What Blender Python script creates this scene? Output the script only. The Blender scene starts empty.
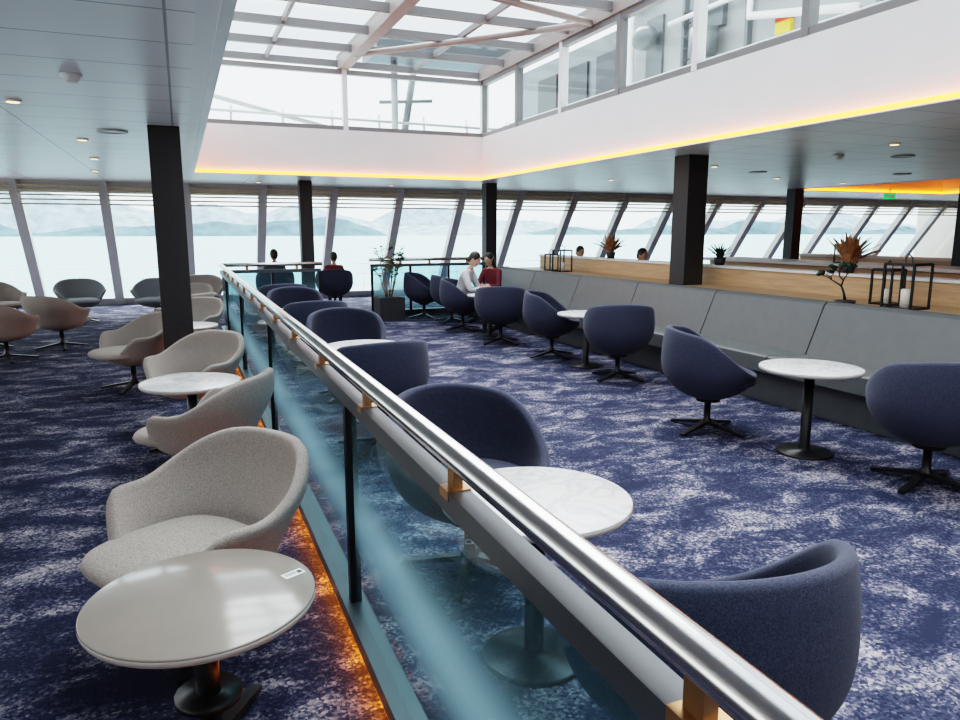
import bpy, bmesh, math, random
from mathutils import Vector, Matrix, Euler
random.seed(4)
S=bpy.context.scene
pi=math.pi
# ---------------------------------------------------------------- materials
def nt(name):
    m=bpy.data.materials.new(name); m.use_nodes=True
    t=m.node_tree; b=t.nodes['Principled BSDF']
    return m,t,b
def pm(name,col,rough=.5,metal=0,spec=.5,emit=None,es=0,noise=0,nscale=40,bump=0,bscale=200):
    m,t,b=nt(name)
    b.inputs['Base Color'].default_value=(*col,1)
    b.inputs['Roughness'].default_value=rough
    b.inputs['Metallic'].default_value=metal
    b.inputs['Specular IOR Level'].default_value=spec
    if emit:
        b.inputs['Emission Color'].default_value=(*emit,1); b.inputs['Emission Strength'].default_value=es
    tc=t.nodes.new('ShaderNodeTexCoord')
    if noise:
        n=t.nodes.new('ShaderNodeTexNoise'); n.inputs['Scale'].default_value=nscale; n.inputs['Detail'].default_value=4
        t.links.new(tc.outputs['Object'],n.inputs['Vector'])
        r=t.nodes.new('ShaderNodeValToRGB')
        r.color_ramp.elements[0].position=.3; r.color_ramp.elements[1].position=.7
        r.color_ramp.elements[0].color=(*[c*(1-noise) for c in col],1)
        r.color_ramp.elements[1].color=(*[min(1,c*(1+noise)) for c in col],1)
        t.links.new(n.outputs['Fac'],r.inputs['Fac']); t.links.new(r.outputs['Color'],b.inputs['Base Color'])
    if bump:
        n2=t.nodes.new('ShaderNodeTexNoise'); n2.inputs['Scale'].default_value=bscale
        t.links.new(tc.outputs['Object'],n2.inputs['Vector'])
        bp=t.nodes.new('ShaderNodeBump'); bp.inputs['Strength'].default_value=bump; bp.inputs['Distance'].default_value=.003
        t.links.new(n2.outputs['Fac'],bp.inputs['Height']); t.links.new(bp.outputs['Normal'],b.inputs['Normal'])
    return m
def math_node(t,op,a,b=None,c=None,clamp=False):
    n=t.nodes.new('ShaderNodeMath'); n.operation=op; n.use_clamp=clamp
    for i,v in enumerate((a,b,c)):
        if v is None: continue
        if isinstance(v,(int,float)): n.inputs[i].default_value=v
        else: t.links.new(v,n.inputs[i])
    return n.outputs[0]
def carpet():
    m,t,b=nt('carpet_navy')
    tc=t.nodes.new('ShaderNodeTexCoord')
    mp=t.nodes.new('ShaderNodeMapping'); mp.inputs['Scale'].default_value=(1.0,1.6,1); mp.inputs['Rotation'].default_value=(0,0,.3)
    t.links.new(tc.outputs['Object'],mp.inputs['Vector'])
    n=t.nodes.new('ShaderNodeTexNoise'); n.inputs['Scale'].default_value=2.3; n.inputs['Detail'].default_value=9; n.inputs['Roughness'].default_value=.72; n.inputs['Distortion'].default_value=.6
    t.links.new(mp.outputs[0],n.inputs['Vector'])
    v=t.nodes.new('ShaderNodeTexVoronoi'); v.inputs['Scale'].default_value=85
    t.links.new(tc.outputs['Object'],v.inputs['Vector'])
    sx=t.nodes.new('ShaderNodeSeparateColor'); t.links.new(v.outputs['Color'],sx.inputs[0])
    f=math_node(t,'MULTIPLY_ADD',sx.outputs[0],.18,n.outputs['Fac'])
    r=t.nodes.new('ShaderNodeValToRGB'); e=r.color_ramp.elements
    e[0].position=.52; e[0].color=(.017,.020,.043,1)
    e[1].position=.81; e[1].color=(.40,.365,.39,1)
    x=e.new(.625); x.color=(.045,.050,.088,1)
    x=e.new(.70); x.color=(.17,.16,.195,1)
    t.links.new(f,r.inputs['Fac']); t.links.new(r.outputs[0],b.inputs['Base Color'])
    b.inputs['Roughness'].default_value=.95; b.inputs['Specular IOR Level'].default_value=.1
    bp=t.nodes.new('ShaderNodeBump'); bp.inputs['Strength'].default_value=.5; bp.inputs['Distance'].default_value=.004
    t.links.new(v.outputs['Distance'],bp.inputs['Height']); t.links.new(bp.outputs[0],b.inputs['Normal'])
    return m
def ceilmat():
    m,t,b=nt('ceiling_panels')
    tc=t.nodes.new('ShaderNodeTexCoord')
    br=t.nodes.new('ShaderNodeTexBrick'); br.offset=0; br.squash=1
    br.inputs['Scale'].default_value=1; br.inputs['Mortar Size'].default_value=.008; br.inputs['Mortar Smooth'].default_value=.2
    br.inputs['Brick Width'].default_value=1.25; br.inputs['Row Height'].default_value=.62
    br.inputs['Color1'].default_value=(.80,.79,.78,1); br.inputs['Color2'].default_value=(.85,.84,.83,1); br.inputs['Mortar'].default_value=(.3,.3,.31,1)
    t.links.new(tc.outputs['Object'],br.inputs['Vector']); t.links.new(br.outputs['Color'],b.inputs['Base Color'])
    b.inputs['Roughness'].default_value=.35
    return m
def woodmat(name,c1,c2):
    m,t,b=nt(name)
    tc=t.nodes.new('ShaderNodeTexCoord')
    mp=t.nodes.new('ShaderNodeMapping'); mp.inputs['Scale'].default_value=(8,1,14)
    t.links.new(tc.outputs['Object'],mp.inputs[0])
    n=t.nodes.new('ShaderNodeTexNoise'); n.inputs['Scale'].default_value=2; n.inputs['Detail'].default_value=6; n.inputs['Distortion'].default_value=.8
    t.links.new(mp.outputs[0],n.inputs['Vector'])
    r=t.nodes.new('ShaderNodeValToRGB'); r.color_ramp.elements[0].position=.3; r.color_ramp.elements[1].position=.7
    r.color_ramp.elements[0].color=(*c1,1); r.color_ramp.elements[1].color=(*c2,1)
    t.links.new(n.outputs['Fac'],r.inputs[0]); t.links.new(r.outputs[0],b.inputs['Base Color']); b.inputs['Roughness'].default_value=.4
    return m
def marble():
    m,t,b=nt('marble_white')
    tc=t.nodes.new('ShaderNodeTexCoord')
    n=t.nodes.new('ShaderNodeTexNoise'); n.inputs['Scale'].default_value=5; n.inputs['Detail'].default_value=8; n.inputs['Distortion'].default_value=1.2
    t.links.new(tc.outputs['Object'],n.inputs['Vector'])
    d=math_node(t,'ABSOLUTE',math_node(t,'SUBTRACT',n.outputs['Fac'],.5))
    r=t.nodes.new('ShaderNodeValToRGB'); r.color_ramp.elements[0].color=(.46,.46,.48,1); r.color_ramp.elements[1].position=.05; r.color_ramp.elements[1].color=(.63,.62,.62,1)
    t.links.new(d,r.inputs[0]); t.links.new(r.outputs[0],b.inputs['Base Color']); b.inputs['Roughness'].default_value=.25
    return m
def fabric(name,c1,c2):
    m,t,b=nt(name)
    tc=t.nodes.new('ShaderNodeTexCoord'); ws=[]
    for sc in ((150,150,600),(500,500,120)):
        mp=t.nodes.new('ShaderNodeMapping'); mp.inputs['Scale'].default_value=sc; t.links.new(tc.outputs['Object'],mp.inputs[0])
        n=t.nodes.new('ShaderNodeTexNoise'); n.inputs['Scale'].default_value=1; n.inputs['Detail'].default_value=2
        t.links.new(mp.outputs[0],n.inputs['Vector']); ws.append(n.outputs['Fac'])
    s=math_node(t,'MULTIPLY',math_node(t,'ADD',ws[0],ws[1]),.5)
    r=t.nodes.new('ShaderNodeValToRGB'); r.color_ramp.elements[0].position=.37; r.color_ramp.elements[1].position=.63
    r.color_ramp.elements[0].color=(*c1,1); r.color_ramp.elements[1].color=(*c2,1)
    t.links.new(s,r.inputs[0]); t.links.new(r.outputs[0],b.inputs['Base Color'])
    b.inputs['Roughness'].default_value=.95; b.inputs['Specular IOR Level'].default_value=.1
    b.inputs['Sheen Weight'].default_value=.1
    bp=t.nodes.new('ShaderNodeBump'); bp.inputs['Strength'].default_value=.35; bp.inputs['Distance'].default_value=.002
    t.links.new(s,bp.inputs['Height']); t.links.new(bp.outputs[0],b.inputs['Normal'])
    return m
def glassmat(name,tint=(.95,.98,.98),base=.05,edge=.5,painted_streak=None):
    m=bpy.data.materials.new(name); m.use_nodes=True; t=m.node_tree; t.nodes.clear()
    o=t.nodes.new('ShaderNodeOutputMaterial')
    tr=t.nodes.new('ShaderNodeBsdfTransparent'); tr.inputs[0].default_value=(*tint,1)
    gl=t.nodes.new('ShaderNodeBsdfGlossy'); gl.inputs['Roughness'].default_value=.02
    lw=t.nodes.new('ShaderNodeLayerWeight'); lw.inputs['Blend'].default_value=.5
    p=math_node(t,'POWER',lw.outputs['Facing'],4.0)
    f=math_node(t,'MULTIPLY_ADD',p,edge,base,clamp=True)
    mx=t.nodes.new('ShaderNodeMixShader')
    t.links.new(f,mx.inputs[0]); t.links.new(tr.outputs[0],mx.inputs[1]); t.links.new(gl.outputs[0],mx.inputs[2])
    out=mx.outputs[0]
    if painted_streak:  # soft cyan streak of light painted into the glass as a height band
        z0,wd,amt,col=painted_streak
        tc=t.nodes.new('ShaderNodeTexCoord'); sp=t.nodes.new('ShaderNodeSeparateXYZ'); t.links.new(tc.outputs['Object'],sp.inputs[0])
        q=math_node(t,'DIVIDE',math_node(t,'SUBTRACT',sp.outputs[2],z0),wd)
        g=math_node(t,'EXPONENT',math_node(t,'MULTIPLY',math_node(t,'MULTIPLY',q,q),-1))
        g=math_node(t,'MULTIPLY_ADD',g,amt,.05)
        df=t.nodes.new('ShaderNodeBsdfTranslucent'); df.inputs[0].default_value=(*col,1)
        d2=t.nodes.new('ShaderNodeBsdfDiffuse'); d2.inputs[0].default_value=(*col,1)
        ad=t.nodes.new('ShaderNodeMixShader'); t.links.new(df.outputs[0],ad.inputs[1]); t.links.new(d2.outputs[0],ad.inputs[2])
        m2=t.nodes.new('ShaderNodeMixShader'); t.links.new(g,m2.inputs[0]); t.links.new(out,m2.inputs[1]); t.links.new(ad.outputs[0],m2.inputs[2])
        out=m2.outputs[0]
    t.links.new(out,o.inputs[0])
    return m
M=dict(
 carpet=carpet(), ceil=ceilmat(), marble=marble(),
 oak=woodmat('oak_wood',(.42,.265,.14),(.58,.39,.22)),
 slat=woodmat('slat_wood',(.42,.34,.22),(.56,.46,.32)),
 white=pm('white_paint',(.80,.79,.785),.4,noise=.02,nscale=2),
 ship=pm('ship_paint',(.32,.33,.335),.4,noise=.08,nscale=1.5), shipg=pm('ship_reflection_grey',(.13,.145,.15),.3,noise=.1,nscale=1.5), shipd=pm('ship_dark',(.035,.04,.045),.4,noise=.1,nscale=3),
 offw=pm('offwhite_panel',(.58,.54,.48),.5,noise=.03,nscale=3),
 frame=pm('window_frame_grey',(.52,.51,.50),.4,noise=.03,nscale=5),
 cframe=pm('clerestory_frame',(.19,.185,.185),.4,noise=.03,nscale=5),
 beam=pm('skylight_beam',(.31,.26,.24),.45,noise=.04,nscale=4),
 dark=pm('column_charcoal',(.030,.027,.028),.55,noise=.15,nscale=60),
 black=pm('black_metal',(.012,.012,.014),.35,metal=.3,noise=.1),
 steel=pm('brushed_steel',(.66,.64,.62),.2,metal=1,noise=.05,nscale=20),
 bronze=pm('bronze_bracket',(.45,.25,.12),.35,metal=.8,noise=.05),
 alu=pm('grey_rail_profile',(.07,.077,.085),.38,metal=.2,noise=.04),
 navy=fabric('navy_fabric',(.026,.029,.048),(.066,.072,.108)),
 grey=fabric('grey_fabric',(.20,.172,.155),(.45,.395,.36)),
 bluegrey=fabric('bluegrey_fabric',(.13,.145,.155),(.28,.30,.32)),
 leather=pm('grey_leather',(.095,.10,.10),.42,noise=.06,nscale=10,bump=.15,bscale=160),
 leatherd=pm('bench_plinth',(.075,.078,.082),.55,noise=.06,nscale=10),
 ttop=pm('taupe_tabletop',(.27,.235,.205),.14,noise=.03,nscale=8),
 edge=pm('tabletop_edge',(.40,.36,.33),.35,noise=.03),
 led=pm('amber_led',(1,.4,.1),.5,emit=(1,.19,.006),es=4.2),
 led2=pm('amber_led_floor',(1,.4,.1),.5,emit=(1,.24,.015),es=13),
 lamp=pm('warm_downlight',(1,.8,.5),.5,emit=(1,.62,.25),es=1.2),
 glass=glassmat('window_glass',(.78,.87,.90),.03,.35),
 rglass=glassmat('railing_glass',(.42,.66,.72),.06,.6,painted_streak=(.50,.14,.52,(.45,.78,.88))),
 skyglass=glassmat('skylight_glass',(.56,.63,.68),.04,.3),
 skin=pm('skin',(.55,.32,.23),.5,noise=.05), hair=pm('dark_hair',(.02,.014,.01),.5,noise=.3,nscale=90),
 shirtw=pm('white_shirt',(.60,.60,.62),.8,noise=.05), shirtr=pm('red_top',(.14,.02,.03),.8,noise=.1),
 shirtd=pm('dark_top',(.04,.05,.07),.8,noise=.1), jeans=pm('dark_trousers',(.03,.035,.05),.85,noise=.15),
 eyew=pm('eye_white',(.8,.8,.8),.2,noise=.02), lip=pm('lips',(.45,.18,.16),.5,noise=.05),
 leaf=pm('green_leaf',(.04,.12,.03),.5,noise=.3,nscale=20), dry=pm('dry_palm_leaf',(.36,.17,.07),.6,noise=.3,nscale=20),
 dleaf=pm('dark_foliage',(.02,.045,.025),.5,noise=.3,nscale=20),
 pot=pm('dark_planter',(.03,.03,.033),.6,noise=.1), wax=pm('candle_wax',(.8,.75,.65),.5,noise=.03),
 label=pm('label_paper',(.85,.85,.85),.4,noise=.02), ink=pm('black_ink',(.02,.02,.02),.5,noise=.02),
 green=pm('exit_green',(.02,.4,.12),.4,emit=(.02,.5,.15),es=.35), yellow=pm('sign_yellow',(.8,.6,.05),.4,noise=.03), red=pm('sign_red',(.6,.05,.03),.4,noise=.03),
 deck=pm('deck_paint',(.40,.44,.44),.6,noise=.05,nscale=2),
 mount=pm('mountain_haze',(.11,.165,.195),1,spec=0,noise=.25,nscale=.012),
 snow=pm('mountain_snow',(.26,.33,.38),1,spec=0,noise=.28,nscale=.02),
)
def seamat():
    m,t,b=nt('sea_water')
    tc=t.nodes.new('ShaderNodeTexCoord')
    n=t.nodes.new('ShaderNodeTexNoise'); n.inputs['Scale'].default_value=.05; n.inputs['Detail'].default_value=6
    t.links.new(tc.outputs['Object'],n.inputs[0])
    r=t.nodes.new('ShaderNodeValToRGB'); r.color_ramp.elements[0].color=(.13,.27,.30,1); r.color_ramp.elements[1].color=(.20,.35,.38,1)
    t.links.new(n.outputs['Fac'],r.inputs[0]); t.links.new(r.outputs[0],b.inputs['Base Color'])
    b.inputs['Roughness'].default_value=.55
    return m
M['sea']=seamat()
# ---------------------------------------------------------------- mesh builder
class MB:
    def __init__(s): s.v=[]; s.f=[]; s.m=[]; s.sm=[]; s.mats=[]
    def mi(s,k):
        if k not in s.mats: s.mats.append(k)
        return s.mats.index(k)
    def add(s,vs,fs,k,smooth=False,mx=None):
        o=len(s.v)
        for p in vs: s.v.append(tuple(mx@Vector(p)) if mx else tuple(p))
        i=s.mi(k)
        for f in fs: s.f.append(tuple(o+a for a in f)); s.m.append(i); s.sm.append(smooth)
    def box(s,a,b,k,mx=None):
        x0,y0,z0=a; x1,y1,z1=b
        s.add([(x0,y0,z0),(x1,y0,z0),(x1,y1,z0),(x0,y1,z0),(x0,y0,z1),(x1,y0,z1),(x1,y1,z1),(x0,y1,z1)],
              [(0,3,2,1),(4,5,6,7),(0,1,5,4),(1,2,6,5),(2,3,7,6),(3,0,4,7)],k,False,mx)
    def loft(s,rings,k,smooth=True,closed=True,cap=True,mx=None):
        n=len(rings[0]); vs=[p for r in rings for p in r]; fs=[]
        for i in range(len(rings)-1):
            for j in range(n if closed else n-1):
                a=i*n+j; b=i*n+(j+1)%n
                fs.append((a,b,b+n,a+n))
        if cap and closed:
            fs.append(tuple(range(n-1,-1,-1))); fs.append(tuple((len(rings)-1)*n+j for j in range(n)))
        s.add(vs,fs,k,smooth,mx)
    def tube(s,pts,rs,k,seg=10,smooth=True,mx=None):
        if isinstance(rs,(int,float)): rs=[rs]*len(pts)
        pts=[Vector(p) for p in pts]; rings=[]
        for i,p in enumerate(pts):
            d=(pts[min(i+1,len(pts)-1)]-pts[max(i-1,0)]).normalized()
            u=d.cross(Vector((0,0,1)));
            if u.length<1e-3: u=Vector((1,0,0))
            u.normalize(); w=d.cross(u)
            rings.append([tuple(p+(u*math.cos(2*pi*j/seg)+w*math.sin(2*pi*j/seg))*rs[i]) for j in range(seg)])
        s.loft(rings,k,smooth,mx=mx)
    def lathe(s,prof,k,seg=40,smooth=True,mx=None,c=(0,0,0)):
        rings=[[(c[0]+r*math.cos(2*pi*j/seg),c[1]+r*math.sin(2*pi*j/seg),c[2]+z) for j in range(seg)] for r,z in prof]
        s.loft(rings,k,smooth,mx=mx)
    def ell(s,c,r,k,seg=16,rot=None):
        rings=[]
        n=seg//2
        for i in range(n+1):
            a=-pi/2+pi*i/n; a=max(-pi/2+.02,min(pi/2-.02,a))
            rings.append([])
            for j in range(seg):
                b=2*pi*j/seg
                p=Vector((r[0]*math.cos(a)*math.cos(b),r[1]*math.cos(a)*math.sin(b),r[2]*math.sin(a)))
                if rot: p=rot@p
                rings[-1].append(tuple(Vector(c)+p))
        s.loft(rings,k)
    def prism(s,poly,y0,y1,k):   # poly in xz
        n=len(poly)
        vs=[(x,y0,z) for x,z in poly]+[(x,y1,z) for x,z in poly]
        fs=[tuple(range(n)),tuple(range(2*n-1,n-1,-1))]+[(i,(i+1)%n,n+(i+1)%n,n+i) for i in range(n)]
        s.add(vs,fs,k)
    def mesh(s,name,recalc=True):
        me=bpy.data.meshes.new(name); me.from_pydata(s.v,[],s.f)
        for k in s.mats: me.materials.append(M[k])
        me.polygons.foreach_set('material_index',s.m); me.polygons.foreach_set('use_smooth',s.sm)
        if recalc:
            bm=bmesh.new(); bm.from_mesh(me); bmesh.ops.recalc_face_normals(bm,faces=bm.faces); bm.to_mesh(me); bm.free()
        me.update(); return me
    def obj(s,name,loc=(0,0,0),rz=0,bevel=0,recalc=True,parent=None):
        o=bpy.data.objects.new(name,s.mesh(name,recalc)); S.collection.objects.link(o)
        o.location=loc; o.rotation_euler=(0,0,rz)
        if bevel:
            b=o.modifiers.new('bevel','BEVEL'); b.width=bevel; b.segments=3; b.limit_method='ANGLE'; b.angle_limit=math.radians(40)
        if parent: o.parent=parent
        return o
def inst(me,name,loc,rz=0):
    o=bpy.data.objects.new(name,me); S.collection.objects.link(o); o.location=loc; o.rotation_euler=(0,0,rz); return o
def face(fx,fy): return math.atan2(fx,-fy)
def ss(a,b,x):
    t=max(0,min(1,(x-a)/(b-a))); return t*t*(3-2*t)
# ---------------------------------------------------------------- dims
CH=2.6; FT=3.40; SK=4.42
X0,X1,Y0=-7.0,24.5,-6.0
YT,YB=16.3,18.2     # raked window wall top / bottom
OX0,OX1,OY0,OY1=.23,5.46,-4.0,13.2
QX0,QX1,QY0,QY1=13.3,18.5,4.0,13.3
# floor
b=MB(); b.box((X0,Y0,-.1),(X1,YB+.2,0),'carpet'); b.obj('floor')
# ceiling
b=MB()
G=.10
def slab(x0,x1,y0,y1): b.box((x0,y0,CH),(x1,y1,CH+.3),'ceil')
slab(X0,OX0-G,Y0,YT); slab(OX0-G,OX1+G,OY1+G,YT); slab(OX0-G,OX1+G,Y0,OY0-G); slab(OX1+G,QX0-G,Y0,YT)
slab(QX0-G,QX1+G,QY1+G,YT); slab(QX0-G,QX1+G,Y0,QY0-G); slab(QX1+G,X1,Y0,YT)
b.obj('ceiling')
# fascias of skylight
b=MB()
def fascia(x0,x1,y0,y1,top):
    th=G
    b.box((x0-th,y0-th,CH),(x0,y1+th,top),'white'); b.box((x1,y0-th,CH),(x1+th,y1+th,top),'white')
    b.box((x0,y1,CH),(x1,y1+th,top),'white'); b.box((x0,y0-th,CH),(x1,y0,top),'white')
    l=.06; th=0
    b.box((x0,y0,CH-.012),(x0+l,y1,CH),'white'); b.box((x1-l,y0,CH-.012),(x1,y1,CH),'white')
    b.box((x0+l,y1-l,CH-.012),(x1-l,y1,CH),'white'); b.box((x0+l,y0,CH-.012),(x1-l,y0+l,CH),'white')
fascia(OX0,OX1,OY0,OY1,FT)
fascia(QX0,QX1,QY0,QY1,3.4)
b.box((QX0-.1,QY0-.1,3.4),(QX1+.1,QY1+.1,3.5),'white')
b.obj('trim_1')
b=MB()
def ledloop(x0,x1,y0,y1):
    w=.012; z0,z1=CH+.001,CH+.045; g=.04
    b.box((x0+g,y0+g,z0),(x0+g+w,y1-g,z1),'led'); b.box((x1-g-w,y0+g,z0),(x1-g,y1-g,z1),'led')
    b.box((x0+g+w,y1-g-w,z0),(x1-g-w,y1-g,z1),'led')
ledloop(OX0,OX1,OY0,OY1); ledloop(QX0,QX1,QY0,QY1)
b.obj('cove_led_strip')
# clerestory windows + skylight roof
b=MB()
fw=.09
def cler(p0,p1,n,outer=True):
    p0=Vector(p0); p1=Vector(p1); d=(p1-p0)/n; u=d.normalized(); nr=Vector((-u.y,u.x,0))
    mx=Matrix(((u.x,nr.x,0,p0.x),(u.y,nr.y,0,p0.y),(0,0,1,0),(0,0,0,1)))
    L=(p1-p0).length
    b.box((0,-.05,FT),(L,.05,FT+.07),'cframe',mx); b.box((0,-.05,SK-.08),(L,.05,SK),'cframe',mx)
    for i in range(n+1):
        x=i*L/n; b.box((x-fw/2,-.06,FT),(x+fw/2,.06,SK),'white' if i%2 else 'cframe',mx)
    vs=[(0,0,FT+.05),(L,0,FT+.05),(L,0,SK-.05),(0,0,SK-.05)]
    b.add(vs,[(0,1,2,3)],'glass',False,mx)
cler((OX1+.05,OY0,0),(OX1+.05,OY1+.05,0),11)
cler((OX0-.05,OY1+.05,0),(OX1+.05,OY1+.05,0),2)
cler((OX0-.05,OY0,0),(OX0-.05,OY1+.05,0),10)
b.obj('window_clerestory',recalc=False)
b=MB()
RZ=SK
for x in (OX0-.05,OX0+2.6,OX1+.05):
    b.box((x-.09,OY0,RZ),(x+.09,OY1+.15,RZ+.24),'beam')
n=15
for i in range(n+1):
    y=OY0+(OY1-OY0+.1)*i/n
    b.box((OX0,y-.04,RZ+.05),(OX1,y+.04,RZ+.16),'cframe')
for x in (OX0+1.3,OX0+3.9): b.box((x-.025,OY0,RZ+.08),(x+.025,OY1,RZ+.16),'cframe')
for (p,q) in (((OX0+2.6,12.2),(OX1,9.2)),((OX0+2.6,8.4),(OX1,9.2)),((OX0,8.4),(OX0+2.6,5.4)),((OX0+2.6,5.4),(OX1,2.8))):
    b.tube([(p[0],p[1],RZ+.03),(q[0],q[1],RZ+.03)],.045,'beam')
b.add([(OX0-.1,OY0,RZ+.17),(OX1+.1,OY0,RZ+.17),(OX1+.1,OY1+.1,RZ+.17),(OX0-.1,OY1+.1,RZ+.17)],[(0,1,2,3)],'skyglass')
b.obj('window_skylight_roof',recalc=False)
# ---------------------------------------------------------------- raked window wall
def tilt(z): return YB+(YT-YB)*z/CH
bay=1.52
xs=[-8.95+.0+i*bay for i in range(0,24)]
xs=[x for x in xs if x>X0+.3 and x<X1-.3]; xs=[X0]+xs+[X1]
for i in range(len(xs)-1):
    xa,xb=xs[i],xs[i+1]
    b=MB()
    def rk(x0,x1,z0,z1,d0,d1,k):
        b.add([(x0,tilt(z0)+d0,z0),(x1,tilt(z0)+d0,z0),(x1,tilt(z0)+d1,z0),(x0,tilt(z0)+d1,z0),(x0,tilt(z1)+d0,z1),(x1,tilt(z1)+d0,z1),(x1,tilt(z1)+d1,z1),(x0,tilt(z1)+d1,z1)],
              [(0,3,2,1),(4,5,6,7),(0,1,5,4),(1,2,6,5),(2,3,7,6),(3,0,4,7)],k)
    rk(xa-.09,xa+.09,0,CH,-.12,.1,'frame')
    rk(xa+.09,xb-.09,0,.16,-.06,.08,'frame'); rk(xa+.09,xb-.09,2.38,CH,-.06,.08,'frame')
    b.add([(xa+.09,tilt(.16),.16),(xb-.09,tilt(.16),.16),(xb-.09,tilt(2.38),2.38),(xa+.09,tilt(2.38),2.38)],[(0,1,2,3)],'glass')
    b.obj('window_%d'%(i+1),recalc=False)
# louvre slats
b=MB()
for i in range(len(xs)-1):
    for k in range(5):
        z=2.50-k*.085; y=tilt(z)-.2
        b.box((xs[i]+.06,y,z-.014),(xs[i+1]-.06,y+.05,z+.014),'slat')
    b.tube([(xs[i]+.06,tilt(2.5)-.2,2.58),(xs[i]+.06,tilt(2.14)-.2,2.14)],.012,'frame',6)
b.obj('louvre_blind')
# side / rear walls
b=MB()
b.box((X0-.15,Y0,0),(X0,YB+.2,.5),'offw'); b.box((X0-.15,Y0,2.35),(X0,YT,CH+.3),'offw')
for i in range(14): b.box((X0-.15,Y0+i*1.8,.5),(X0,Y0+i*1.8+.2,2.35),'offw')
b.obj('wall_left')
b=MB(); b.box((X1,Y0,0),(X1+.15,YB+.2,CH+.3),'offw'); b.obj('wall_right')
b=MB(); b.box((X0,Y0-.15,0),(X1,Y0,CH+.3),'offw'); b.obj('wall_rear')
b=MB(); b.box((X1-.03,Y0,0),(X1,YB,.1),'dark'); b.obj('baseboard_right')
# ---------------------------------------------------------------- outside
b=MB()
b.box((-30,YB+.25,-.4),(45,YB+4,-.3),'deck'); b.obj('outer_deck')
b=MB()
yr=YB+3.2
for z in (.1,.4,.7,1.0): b.tube([(-25,yr,z-.3),(40,yr,z-.3)],.018,'white',6)
for i in range(44): b.tube([(-25+i*1.5,yr,-.3),(-25+i*1.5,yr,.72)],.02,'white',6)
b.obj('deck_railing')
b=MB(); b.add([(-6000,24,-16),(9000,24,-16),(9000,7000,-16),(-6000,7000,-16)],[(0,1,2,3)],'sea'); 
b.obj('sea',recalc=False)
b=MB()
def ridge(y,x0,x1,h,seed,k,n=150):
    random.seed(seed); ph=[random.random()*6 for _ in range(8)]
    top=[];base=[]
    for i in range(n+1):
        x=x0+(x1-x0)*i/n; u=i/n*12
        hh=sum(math.sin(u*(j+1)*.9+ph[j])/(j+1) for j in range(8))
        z=-16+h*(.62+.28*hh+.04*random.random())*min(1,(min(i,n-i)/8+.15))
        top.append((x,y+h*1.5,max(z,-12))); base.append((x,y,-16.5))
    mid=[(a[0]+random.uniform(-8,8),(a[1]+c[1])/2,-16+(c[2]+16)*random.uniform(.42,.62)) for a,c in zip(base,top)]
    b.loft([base,mid,top],k,True,closed=False)
ridge(3600,-3500,1800,190,3,'snow'); ridge(3300,-2500,900,95,5,'mount'); ridge(4200,1000,7000,170,8,'snow'); ridge(4000,2000,6000,90,11,'mount')
b.obj('mountain_range',recalc=False)
# ship superstructure seen through clerestory
b=MB()
b.box((8.6,2,2.95),(12,13.4,7.6),'ship'); b.box((9.0,13.4,2.95),(12.5,19,5.9),'shipg')  # forward block painted darker grey to stand in for reflection in the panes
for y in (13.9,15.3,16.8): b.box((8.95,y,4.3),(9.0,y+1.0,5.5),'shipd')
b.box((8.55,11.9,4.5),(8.6,12.4,5.6),'shipg'); b.box((8.5,10.2,5.0),(8.6,10.9,5.5),'shipg'); b.box((8.53,5.6,4.6),(8.6,6.8,5.7),'shipg')
b.box((8.54,8.75,4.55),(8.6,9.05,4.73),'yellow'); b.box((8.53,8.75,4.73),(8.6,9.05,4.79),'red'); b.box((8.54,8.75,4.32),(8.6,9.05,4.54),'label')
for z in (4.05,5.9): b.box((8.45,2,z),(8.6,13.4,z+.06),'shipg')
for y in (7.2,9.6,11.2,13.2): b.box((8.5,y,2.95),(8.6,y+.07,7.6),'shipg')
b.tube([(8.35,7.4,4.5),(8.35,9.4,4.9),(8.35,9.4,5.6),(8.35,10.0,5.8)],.06,'white',10); b.tube([(8.4,8.0,5.3),(8.4,11.5,5.3)],.04,'white',10)
b.tube([(8.4,12.7,2.95),(8.4,12.7,7)],.07,'white',10)
for k in range(9): b.tube([(8.45,10.95,4.2+k*.2),(8.45,11.15,4.2+k*.2)],.012,'shipd',6)
b.ell((8.3,12.1,5.2),(.22,.3,.22),'shipg',16); b.lathe([(.01,0),(.2,0),(.24,.1),(.24,.45),(.01,.5)],'shipg',20,c=(8.3,10.4,4.5))
for z in (3.6,3.9,4.2): b.tube([(7.6,-2,z),(7.6,17,z)],.018,'ship',6)
for i in range(14): b.tube([(7.6,-2+i*1.45,2.9),(7.6,-2+i*1.45,4.22)],.022,'ship',6)
b.obj('ship_superstructure')
b=MB()
for k in range(3): b.tube([(-1,15.2+k*.2,3.3+k*.35),(7.5,15.2+k*.2,3.2+k*.35)],.03,'ship',6)
for i in range(9): b.tube([(-1+i*1.0,15.2,2.9),(-.9+i*1.0,15.7,4.1)],.025,'ship',6)
b.tube([(-1,16,4.7),(5,15.5,3.3)],.05,'ship',8); b.tube([(4.6,16,2.9),(5.0,16,5.2)],.08,'shipg',8); b.tube([(4.2,16,4.4),(5.4,16,4.5)],.04,'shipg',8)
b.box((3.7,14.2,5.0),(6.6,15.4,5.35),'shipg'); b.tube([(4.2,14.8,2.9),(4.2,14.8,5.0)],.07,'ship',8); b.tube([(6.2,14.8,2.9),(6.2,14.8,5.0)],.07,'ship',8)
b.obj('mast_rigging')
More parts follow.
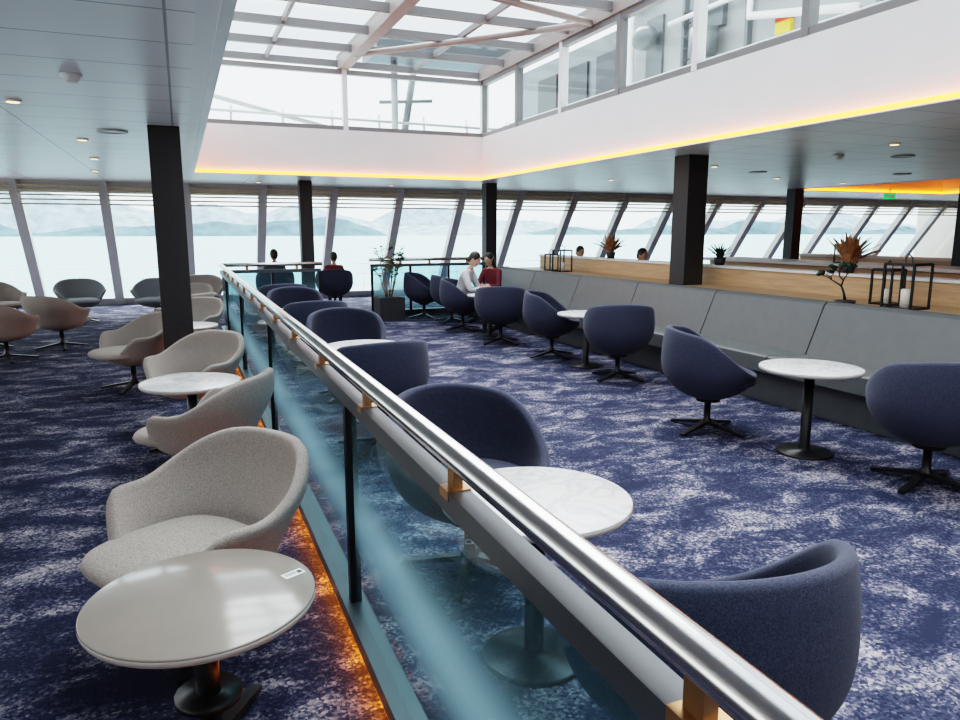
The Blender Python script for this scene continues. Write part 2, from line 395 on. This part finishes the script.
# ---------------------------------------------------------------- columns
def column(x,y,w):
    b=MB(); b.box((-w/2,-w/2,0),(w/2,w/2,CH),'dark'); b.box((-w/2-.012,-w/2-.012,0),(w/2+.012,w/2+.012,.08),'black')
    b.obj('column',(x,y,0),bevel=.008)
column(-.08,7.75,.28); column(2.3,14.6,.24); column(5.95,14.0,.24); column(6.25,7.95,.31); column(13.2,13.0,.26); column(13.35,8.95,.36)
# ---------------------------------------------------------------- railing
RX=.575
def railing(L,posts,brk):
    b=MB()
    b.tube([(0,-.02,1.09),(0,L+.02,1.09)],.031,'steel',20)
    b.box((-.028,0,.955),(.028,L,1.01),'alu')
    b.box((-.03,0,.0),(.04,L,.05),'alu'); b.box((-.05,0,.05),(.045,L,.11),'alu')
    for p in posts: b.box((-.022,p-.022,.09),(.022,p+.022,1.0),'black')
    for p in brk:
        b.box((-.012,p-.02,1.005),(.012,p+.02,1.068),'bronze'); b.box((-.03,p-.03,.99),(.03,p+.03,1.014),'bronze')
    ps=[0]+list(posts)+[L]
    for i in range(len(ps)-1):
        a,c=ps[i]+.03,ps[i+1]-.03
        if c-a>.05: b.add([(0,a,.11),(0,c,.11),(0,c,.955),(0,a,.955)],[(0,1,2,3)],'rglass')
    return b
def mk():
    Y0r=-3.0
    posts=[2.77+2.77*i+3.0 for i in range(-2,4)]
    br=[.66+.9*i+3.0 for i in range(-3,13)]
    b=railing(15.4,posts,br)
    b.box((-.046,0,.038),(-.032,15.4,.049),'led2')
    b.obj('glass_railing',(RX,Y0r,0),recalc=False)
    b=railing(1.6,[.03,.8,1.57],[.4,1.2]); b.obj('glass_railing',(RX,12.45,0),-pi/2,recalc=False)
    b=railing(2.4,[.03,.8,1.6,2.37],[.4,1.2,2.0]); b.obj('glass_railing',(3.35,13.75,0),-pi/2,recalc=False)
mk()
# ---------------------------------------------------------------- chairs
def star(b,L=.33,z=.35,twist=pi/4):
    b.lathe([(.01,.05),(.045,.05),(.045,.085),(.028,.10),(.026,z),(.10,z+.01),(.10,z+.03),(.01,z+.03)],'black',16)
    for i in range(4):
        a=twist+i*pi/2; mx=Matrix.Rotation(a,4,'Z')
        w0,w1=.028,.02
        b.add([(0,-w0,.055),(L,-w1,.005),(L,w1,.005),(0,w0,.055),(0,-w0,.085),(L,-w1,.022),(L,w1,.022),(0,w0,.085)],
              [(0,3,2,1),(4,5,6,7),(0,1,5,4),(1,2,6,5),(2,3,7,6),(3,0,4,7)],'black',False,mx)
def shell(b,rho,H,z0,zs,th,k,sx=1,sy=1,n=64,cy=0):
    NO,NI=16,10
    cols=[]
    for j in range(n):
        th_=2*pi*j/n; dx,dy=math.sin(th_)*sx,-math.cos(th_)*sy   # theta 0 = front (-Y)
        h=H(th_); pts=[]
        for i in range(NO+1):
            s=(i/NO)**1.6; z=z0+(h-z0)*s; pts.append((max(rho(z,th_),.004),z))
        ro=rho(h,th_)
        pts.append((ro-th*.15,h+th*.28)); pts.append((ro-th*.5,h+th*.4)); pts.append((ro-th*.85,h+th*.28))
        for i in range(NI+1):
            s=i/NI; z=h+(zs-h)*s; pts.append((max(rho(max(z,z0+.03),th_)-th,.01),z if h>zs else zs))
        pts.append((.01,zs-.01))
        cols.append([(dx*r,dy*r+cy,z) for r,z in pts])
    rings=[[cols[j][i] for j in range(n)] for i in range(len(cols[0]))]
    b.loft(rings,k,True,mx=None)
def cushion(b,k,w,d,z0,z1,cy=0,p=3.2,n=48):
    rings=[]
    m=8
    for i in range(m+1):
        a=-pi/2+pi*i/m
        sc=abs(math.cos(a))**.45 if abs(math.cos(a))>1e-6 else 0
        if i in(0,m): sc=.02
        z=(z0+z1)/2+(z1-z0)/2*math.sin(a)
        ring=[]
        for j in range(n):
            t=2*pi*j/n; c,s_=math.cos(t),math.sin(t)
            r=1/((abs(c)**p+abs(s_)**p)**(1/p))
            ring.append((w*r*c*sc,d*r*s_*sc+cy,z))
        rings.append(ring)
    b.loft(rings,k)
def navy_chair():
    b=MB()
    zc=.60
    def rho(z,t):
        R=.39
        if z<zc: return R*max(0,1-(abs(z-zc)/.34)**2.3)**.55
        return R*(1-.07*((z-zc)/.26)**2)
    def H(t):
        c=(1-math.cos(t))/2; return .475+.37*(.6*ss(.05,.75,c)+.4*c)
    shell(b,rho,H,.262,.42,.048,'navy')
    cushion(b,'navy',.325,.325,.38,.495,cy=-.035,p=2.3)
    star(b,.34,.24)
    return b.mesh('tub_chair')
def grey_chair(k='grey'):
    b=MB()
    def rho(z,t):
        c=(1-math.cos(t))/2
        base=.31*math.sqrt(max(0,1-((min(z,.40)-.40)/.145)**2))**.8
        fl=.125*ss(.34,.66,z)+.03*max(0,z-.6)
        side=abs(math.sin(t))
        return base+fl+.02*side
    def H(t):
        c=(1-math.cos(t))/2
        return .375+.185*ss(.08,.38,c)+.19*ss(.5,1,c)
    shell(b,rho,H,.258,.375,.05,k,sx=1.0,sy=.98)
    cushion(b,k,.30,.31,.335,.44,cy=-.085,p=3)
    star(b,.34,.24)
    return b.mesh('lounge_chair')
NC=navy_chair(); GC=grey_chair(); BC=grey_chair('bluegrey')
def nchair(x,y,fx,fy,n='tub_chair'): inst(NC,n,(x,y,0),face(fx,fy))
def gchair(x,y,fx,fy,me=None): inst(me or GC,'lounge_chair',(x,y,0),face(fx,fy))
# grey (left)
gchair(-.02,2.93,-.8,-.5); gchair(.06,4.72,-.85,.45)
gchair(.0,6.40,-.7,-.6); gchair(-.55,8.25,-.8,-.4)
gchair(.02,9.95,-.6,-.8); gchair(-.05,11.2,-.7,.6); gchair(0.0,12.9,-.5,-.8)
gchair(-1.65,11.6,.5,.8); gchair(-2.15,10.7,.4,.8); gchair(-2.95,14.6,.5,-.6)
gchair(-1.75,14.9,.2,-.9,BC); gchair(-.5,14.6,-.2,-.9,BC); gchair(.35,15.4,0,-.9,GC)
# navy along railing
nchair(1.25,1.46,.05,1); nchair(1.20,3.06,.25,-1)
nchair(1.30,5.2,-.1,1); nchair(1.45,7.0,0,-1); nchair(1.4,8.5,0,1); nchair(1.4,10.1,0,-1); nchair(1.4,11.4,0,1)
# navy along banquette
nchair(3.95,4.66,.85,-.45); nchair(4.40,3.06,.5,.85)
nchair(4.45,8.35,.75,-.5); nchair(4.45,6.78,.4,.9)
nchair(4.3,9.68,.4,.9); nchair(4.3,11.25,.8,-.5)
nchair(4.5,12.35,1,-.1); nchair(4.25,13.2,.8,-.5) 
nchair(1.75,15.4,0,1); nchair(2.95,15.3,.2,1)
nchair(7.6,13.1,0,-1); nchair(7.6,10.9,0,-1)
# ---------------------------------------------------------------- tables
def table(top,dia,z,base):
    b=MB(); r=dia/2
    b.lathe([(.01,z-.03),(r-.012,z-.03),(r-.004,z-.026),(r,z-.018),(r,z-.006)],'edge',64)
    b.lathe([(r,z-.006),(r-.002,z-.002),(r-.006,z),(.01,z)],top,64)
    b.lathe([(.01,z-.05),(.12,z-.05),(.12,z-.03),(.01,z-.03)],'black',24)
    if base=='disc': b.lathe([(.01,0),(.20,0),(.20,.012),(.19,.018),(.045,.022),(.038,.04),(.036,z-.05),(.01,z-.05)],'black',40)
    else: 
        star(b,.34,.2); b.lathe([(.01,.08),(.036,.08),(.036,z-.05),(.01,z-.05)],'black',24)
    return b.mesh('round_table')
TM=table('marble',.71,.65,'disc'); TL=table('ttop',.665,.545,'star'); TLm=table('marble',.70,.54,'star')
for p in ((1.16,2.28),(1.42,6.1),(1.4,9.3),(4.2,3.87),(4.5,7.56),(4.45,10.45)): inst(TM,'round_marble_table',(*p,0),random.random()*3)
o=inst(TL,'round_side_table',(-.012,2.17,0),.3)
for p in ((0.0,5.60),(0.0,9.1),(0,12.0),(-2.6,12.0)): inst(TLm,'round_side_table',(*p,0),.4)
b=MB(); b.box((-.035,-.018,0),(.035,.018,.001),'label')
for i in range(9): b.box((-.028+i*.0045,-.006,.001),(-.028+i*.0045+.002,.012,.0014),'ink')
b.box((.014,-.010,.001),(.03,.010,.0014),'ink')
lb=b.obj('barcode_label',(.262,2.21,.5455),.45)
# ---------------------------------------------------------------- banquette
BY0,BY1=-1.2,12.9
b=MB(); L=1.55; y=BY1
while y>BY0:
    a=max(BY0,y-L)
    b.prism([(5.50,.44),(5.60,.44),(5.86,.93),(5.84,.955),(5.74,.955),(5.70,.93)],a+.006,y-.006,'leather')
    b.prism([(5.02,.31),(5.62,.31),(5.62,.45),(5.05,.475),(5.02,.46)],a+.006,y-.006,'leather')
    y-=L
b.box((5.14,BY0,0),(5.86,BY1,.31),'leatherd'); b.box((5.60,BY0,.3),(5.88,BY1,.5),'leatherd'); b.prism([(5.60,.44),(5.9,.44),(5.9,.94),(5.86,.94)],BY0,BY1,'leatherd')
b.prism([(5.05,0),(5.9,0),(5.9,.96),(5.72,.96),(5.5,.5),(5.05,.47)],BY1,BY1+.06,'leatherd')
for y in (3.9,7.6,11.0): b.box((5.13,y-.13,.12),(5.142,y+.13,.22),'black')
b.obj('banquette_sofa',bevel=.012)
b=MB()
for ya,yb in ((BY0,7.78),(8.12,BY1+.1)):
    b.box((5.92,ya,0),(6.62,yb,.90),'offw'); b.box((5.92,ya,.90),(6.62,yb,.93),'oak')
b.obj('planter_ledge',bevel=.004)
b=MB()
b.box((6.63,BY0,0),(6.80,BY1+.1,1.15),'oak'); b.box((6.60,BY0,1.15),(6.84,BY1+.1,1.18),'white')
b.obj('partition_riser',bevel=.004)
b=MB()
b.box((9.6,0,0),(10.3,11.5,1.08),'oak'); b.box((9.5,0,1.08),(10.4,11.6,1.13),'white'); b.obj('serving_counter',bevel=.006)
b=MB()
b.box((14.0,1,0),(14.3,13.5,1.05),'oak'); b.box((13.9,1,1.05),(14.4,13.6,1.1),'offw'); b.obj('partition_low')
# ---------------------------------------------------------------- decor
def lantern(x,y,z,w,h,rz=.1):
    b=MB(); t=.018; a=w/2
    for sx in(-1,1):
        for sy in(-1,1): b.box((sx*a-t/2,sy*a-t/2,0),(sx*a+t/2,sy*a+t/2,h),'black')
    for zz in(0,h-t):
        b.box((-a,-a-t/2,zz),(a,-a+t/2,zz+t),'black'); b.box((-a,a-t/2,zz),(a,a+t/2,zz+t),'black')
        b.box((-a-t/2,-a,zz),(-a+t/2,a,zz+t),'black'); b.box((a-t/2,-a,zz),(a+t/2,a,zz+t),'black')
    b.box((-a,-a,0),(a,a,.012),'black'); b.box((-a,-a,h-.006),(a,a,h+.006),'black')
    b.lathe([(.01,.012),(w*.16,.012),(w*.16,h*.42),(w*.12,h*.44),(.01,h*.43)],'wax',16)
    b.tube([(-.05,0,h),(-.05,0,h+.05),(0,0,h+.08),(.05,0,h+.05),(.05,0,h)],.006,'black',6)
    b.obj('candle_lantern',(x,y,z),rz)
lantern(6.08,4.60,.93,.27,.41); lantern(6.28,4.95,.93,.2,.34); lantern(6.2,11.3,.93,.24,.38); lantern(6.2,11.7,.93,.17,.3)
lantern(9.9,8.6,1.13,.24,.3)
def fanpalm(name,x,y,z,k,n=11,L=.34,pot=True):
    b=MB()
    if pot: b.lathe([(.01,0),(.06,0),(.08,.10),(.07,.10),(.01,.095)],'pot',20)
    for i in range(n):
        az=random.uniform(0,2*pi); el=random.uniform(.55,1.45); l=L*random.uniform(.7,1.1)
        d=Vector((math.cos(az)*math.cos(el),math.sin(az)*math.cos(el),math.sin(el)))
        side=Vector((-math.sin(az),math.cos(az),0)); base=Vector((0,0,.09))
        vs=[];fs=[]
        for s in range(7):
            t=s/6; p=base+d*l*t+Vector((0,0,-.22*l*t*t)); w=.022*L/.34*math.sin(pi*(.12+.86*t))*(.3+t)
            vs+= [p-side*w,p+Vector((0,0,.006)),p+side*w]
        for s in range(6):
            o=s*3; fs+=[(o,o+1,o+4,o+3),(o+1,o+2,o+5,o+4)]
        b.add(vs,fs,k,True)
        b.tube([tuple(base-Vector((0,0,.07))),tuple(base+d*l*.4)],.004,k,5)
    b.obj(name,(x,y,z),recalc=False)
fanpalm('dried_palm_plant',6.72,5.80,1.183,'dry',56,.42); fanpalm('dried_palm_plant',6.72,10.55,1.183,'dry',44,.42)
fanpalm('potted_foliage_plant',6.72,7.85,1.183,'dleaf',34,.26)
# bonsai branch ornament
b=MB(); random.seed(9)
b.lathe([(.01,0),(.09,0),(.10,.03),(.01,.035)],'pot',20)
def br(p,d,l,r,n):
    q=p+d*l; m=(p+q)/2+Vector((random.uniform(-.02,.02),random.uniform(-.02,.02),.01))
    b.tube([tuple(p),tuple(m),tuple(q)],[r,r*.85,r*.65],'black',6)
    if n==0: b.ell(tuple(q),(.03,.03,.016),'dleaf',8); return
    for _ in range(3):
        nd=(d+Vector((random.uniform(-.9,.9),random.uniform(-.9,.9),random.uniform(-.15,.5)))).normalized(); br(q,nd,l*.72,r*.62,n-1)
br(Vector((0,0,.03)),Vector((.1,.5,1)).normalized(),.15,.014,3)
b.obj('bonsai_ornament',(6.0,5.18,.93))
# tall leafy plant in planter
b=MB(); random.seed(12)
b.box((-.24,-.24,0),(.24,.24,.42),'pot'); b.box((-.2,-.2,.42),(.2,.2,.43),'dark')
for i in range(9):
    az=i*.9; p=Vector((.05*math.cos(az),.05*math.sin(az),.42)); q=Vector((.30*math.cos(az),.30*math.sin(az),.42+random.uniform(.5,1.05)))
    m=(p+q)/2+Vector((0,0,.12)); b.tube([tuple(p),tuple(m),tuple(q)],[.010,.008,.005],'dry',6)
    for _ in range(32):
        t=random.uniform(.35,1); c=p.lerp(q,t)+Vector((0,0,.12*math.sin(pi*t)))
        a2=random.uniform(0,6.28); dd=Vector((math.cos(a2),math.sin(a2),random.uniform(-.3,.5))).normalized(); sd=dd.cross(Vector((0,0,1))).normalized()*.035
        l=random.uniform(.10,.17)
        b.add([tuple(c),tuple(c+dd*l*.5+sd),tuple(c+dd*l),tuple(c+dd*l*.5-sd)],[(0,1,2,3)],'leaf')
b.obj('potted_leafy_plant',(3.55,13.15,0),recalc=False)
# ceiling fixtures
def disc(name,x,y,r,k,h=.012):
    b=MB(); b.lathe([(.01,-h),(r*.8,-h),(r*.82,-h-.004),(r,-h-.002),(r,0),(.01,0)],k if k!='lamp' else 'white',28)
    if k=='lamp': b.lathe([(.01,-h-.006),(r*.72,-h-.006),(r*.72,-h),(.01,-h)],'lamp',24)
    b.obj(name,(x,y,CH))
for x,y in ((-1.1,6.6),(-.9,9.0),(-1.0,11.2),(-1.2,13.4),(1.5,15.2),(4.2,15.2),(7.5,6.0),(7.5,9.0),(7.6,12),(10.2,7.0),(10.2,10.5),(12.4,11),(-3.2,9),(-3.2,13)): disc('ceiling_downlight',x,y,.06,'lamp')
for x,y in ((8.9,9.6),(8.8,6.9),(-.55,8.2),(11.5,9)): disc('ceiling_speaker',x,y,.14,'frame')
b=MB(); b.lathe([(.01,-.05),(.035,-.05),(.05,-.03),(.05,-.02),(.065,-.015),(.065,0),(.01,0)],'white',28); b.obj('smoke_detector',(-.57,5.4,CH))
b=MB(); b.lathe([(.01,-.05),(.035,-.05),(.05,-.03),(.05,-.02),(.065,-.015),(.065,0),(.01,0)],'white',28); b.obj('smoke_detector',(8.0,7.2,CH))
b=MB(); b.box((-.14,-.02,-.24),(.14,.02,-.1),'green'); b.box((-.01,-.01,-.1),(.01,.01,0),'frame'); b.box((-.10,-.024,-.19),(.0,-.02,-.15),'white'); b.box((.04,-.024,-.22),(.09,-.02,-.13),'white'); b.obj('exit_sign',(15.0,12.0,CH),-.3)
# ---------------------------------------------------------------- people
def person(name,x,y,fx,fy,shirt,lean=.25,headtilt=.5,scale=1,zseat=0,arms='lap',longhair=False):
    zs=.50
    J={}
    def tp(h,off=0): # torso point at height h above pelvis, leaning
        return Vector((off,.08-math.sin(lean)*h,zs+math.cos(lean)*h))
    J['pel']=Vector((0,.08,zs+.02)); J['bel']=tp(.17); J['ch']=tp(.36); J['nk']=tp(.49); J['hd']=tp(.56)
    for s,n in((-1,'L'),(1,'R')):
        J['sh'+n]=tp(.43,.165*s); J['el'+n]=J['sh'+n]+Vector((.06*s,-.10,-.26)); J['wr'+n]=Vector((.07*s,-.33-.05*math.sin(lean),.68))
        J['hp'+n]=Vector((.095*s,.05,zs)); J['kn'+n]=Vector((.12*s,-.38,zs+.02)); J['an'+n]=Vector((.12*s,-.40,.10)); J['he'+n]=Vector((.12*s,-.40,.05)); J['to'+n]=Vector((.13*s,-.57,.035))
    R=dict(pel=.14,bel=.125,ch=.135,nk=.058,hd=.052)
    for n in 'LR': R.update({'sh'+n:.068,'el'+n:.045,'wr'+n:.03,'hp'+n:.10,'kn'+n:.062,'an'+n:.04,'he'+n:.042,'to'+n:.034})
    keys=list(J); E=[('pel','bel'),('bel','ch'),('ch','nk'),('nk','hd')]
    for n in 'LR': E+=[('ch','sh'+n),('sh'+n,'el'+n),('el'+n,'wr'+n),('pel','hp'+n),('hp'+n,'kn'+n),('kn'+n,'an'+n),('an'+n,'he'+n),('he'+n,'to'+n)]
    me=bpy.data.meshes.new('t'); me.from_pydata([tuple(J[k]) for k in keys],[(keys.index(a),keys.index(c)) for a,c in E],[])
    o=bpy.data.objects.new('t',me); S.collection.objects.link(o)
    sk=o.modifiers.new('s','SKIN'); su=o.modifiers.new('u','SUBSURF'); su.levels=2; su.render_levels=2
    for i,k in enumerate(keys):
        o.data.skin_vertices[0].data[i].radius=(R[k],R[k]*(.8 if k in('bel','ch') else 1)); o.data.skin_vertices[0].data[i].use_root=(k=='pel')
    dg=bpy.context.evaluated_depsgraph_get(); dg.update(); ev=bpy.data.meshes.new_from_object(o.evaluated_get(dg))
    b=MB(); vs=[tuple(v.co) for v in ev.vertices]; groups={}
    for p in ev.polygons:
        c=p.center
        nkd=(c-J['nk']).length
        if c.z<.105 : k='black'
        elif c.z>J['nk'].z-.005 and nkd<.14 and abs(c.x)<.07: k='skin'
        elif c.z<zs-.02 or (c.y<-.09 and c.z<zs+.10) or (c.z<zs+.06): k='jeans'
        else: k=shirt
        for n in 'LR':
            if (c-J['wr'+n]).length<.07: k='skin'
        groups.setdefault(k,[]).append(tuple(p.vertices))
    o_=len(b.v); b.v+=vs
    for k,fs in groups.items():
        i=b.mi(k)
        for f in fs: b.f.append(tuple(o_+a for a in f)); b.m.append(i); b.sm.append(True)
    bpy.data.objects.remove(o); 
    # hands
    for s,n in((-1,'L'),(1,'R')):
        w=J['wr'+n]; d=(w-J['el'+n]).normalized(); inn=Vector((-s,0,0))
        pc=w+d*.05
        rot=d.to_track_quat('Y','Z').to_matrix()
        b.ell(tuple(pc),(.038,.05,.017),'skin',12,rot)
        side=rot@Vector((1,0,0)); up=rot@Vector((0,0,1))
        for i,(of,l) in enumerate(((-.028,.062),(-.01,.074),(.009,.070),(.027,.055))):
            p0=pc+d*.035+side*of; p1=p0+d*l*.5-up*.006; p2=p1+d*l*.35-up*.022; 
            b.tube([tuple(p0),tuple(p1),tuple(p2)],[.009,.008,.006],'skin',8)
        p0=pc+inn*.03-d*.015; b.tube([tuple(p0),tuple(p0+inn*.025+d*.02),tuple(p0+inn*.028+d*.048)],[.011,.009,.007],'skin',8)
    # head
    hr=Matrix.Rotation(headtilt,3,'X'); hc=J['hd']+Vector((0,-.02-.05*math.sin(headtilt),.095))
    def hp(px,py,pz): return tuple(hc+hr@Vector((px,py,pz)))
    b.ell(tuple(hc),(.074,.092,.112),'skin',20,hr)
    b.ell(hp(0,-.035,-.065),(.05,.052,.042),'skin',14,hr)
    b.ell(hp(0,-.094,-.012),(.012,.018,.022),'skin',10,hr)
    for s in(-1,1):
        b.ell(hp(s*.029,-.080,.012),(.013,.009,.008),'eyew',8,hr); b.ell(hp(s*.029,-.087,.012),(.006,.005,.006),'ink',8,hr)
        b.ell(hp(s*.029,-.083,.032),(.018,.008,.004),'hair',8,hr); b.ell(hp(s*.076,.005,-.002),(.009,.018,.028),'skin',10,hr)
    b.ell(hp(0,-.083,-.052),(.022,.009,.006),'lip',8,hr)
    b.ell(hp(0,.018,.032),(.083,.092,.097),'hair',20,hr); b.ell(hp(0,.045,-.012),(.074,.062,.08),'hair',16,hr)
    if longhair:
        b.ell(hp(0,.06,-.09),(.078,.045,.13),'hair',16,hr)
        for s in(-1,1): b.ell(hp(s*.072,.02,-.06),(.02,.045,.10),'hair',12,hr)
    ob=b.obj(name,(x,y,zseat),face(fx,fy)); ob.scale=(scale,)*3
    return ob
person('seated_man',4.3,11.25,.75,-.6,'shirtw',lean=.42,headtilt=.6,scale=1.06)
person('seated_woman',5.26,12.2,-.8,-.5,'shirtr',lean=.3,headtilt=.5,longhair=True)
person('seated_person',1.75,15.4,0,1,'shirtd',lean=.1,headtilt=.3)
person('seated_child',2.95,15.3,.2,1,'shirtr',lean=.15,headtilt=.4,scale=.95)
person('seated_person',7.6,13.1,0,-1,'shirtd',lean=.1,headtilt=.3,scale=1.05)
person('seated_person',7.6,10.9,.3,-1,'shirtd',lean=.1,headtilt=.2,scale=1.05)
# ---------------------------------------------------------------- world / lights
w=bpy.data.worlds.new('World'); S.world=w; w.use_nodes=True; t=w.node_tree; bg=t.nodes['Background']
tc=t.nodes.new('ShaderNodeTexCoord'); sp=t.nodes.new('ShaderNodeSeparateXYZ'); t.links.new(tc.outputs['Generated'],sp.inputs[0])
r=t.nodes.new('ShaderNodeValToRGB'); e=r.color_ramp.elements
e[0].position=0; e[0].color=(.80,.90,.93,1); e[1].position=.6; e[1].color=(.88,.94,1,1); x=e.new(.12); x.color=(.90,.95,.97,1)
t.links.new(sp.outputs[2],r.inputs[0])
n=t.nodes.new('ShaderNodeTexNoise'); n.inputs['Scale'].default_value=3; n.inputs['Detail'].default_value=5; t.links.new(tc.outputs['Generated'],n.inputs[0])
mx=t.nodes.new('ShaderNodeMix'); mx.data_type='RGBA'; mx.inputs[7].default_value=(1,.99,.97,1)
t.links.new(math_node(t,'MULTIPLY',n.outputs['Fac'],.6),mx.inputs[0]); t.links.new(r.outputs[0],mx.inputs[6]); t.links.new(mx.outputs[2],bg.inputs[0])
bg.inputs[1].default_value=1.1
sl=bpy.data.lights.new('sun','SUN'); sl.energy=3.9; sl.angle=math.radians(60); sl.color=(1,.95,.88)
so=bpy.data.objects.new('sun',sl); S.collection.objects.link(so); so.rotation_euler=Euler((math.radians(-28),math.radians(12),0)); so.location=(0,0,30)
# ---------------------------------------------------------------- camera
cd=bpy.data.cameras.new('camera'); cam=bpy.data.objects.new('camera',cd); S.collection.objects.link(cam); S.camera=cam
cd.sensor_width=36; cd.lens=27; cd.clip_start=.05; cd.clip_end=20000
cam.location=(0,0,1.62); cam.rotation_euler=Euler((math.radians(90-10.08),0,math.radians(-22.3)))
S.view_settings.view_transform='Filmic'; S.view_settings.look='High Contrast'; S.view_settings.exposure=1.6; S.view_settings.gamma=1.05
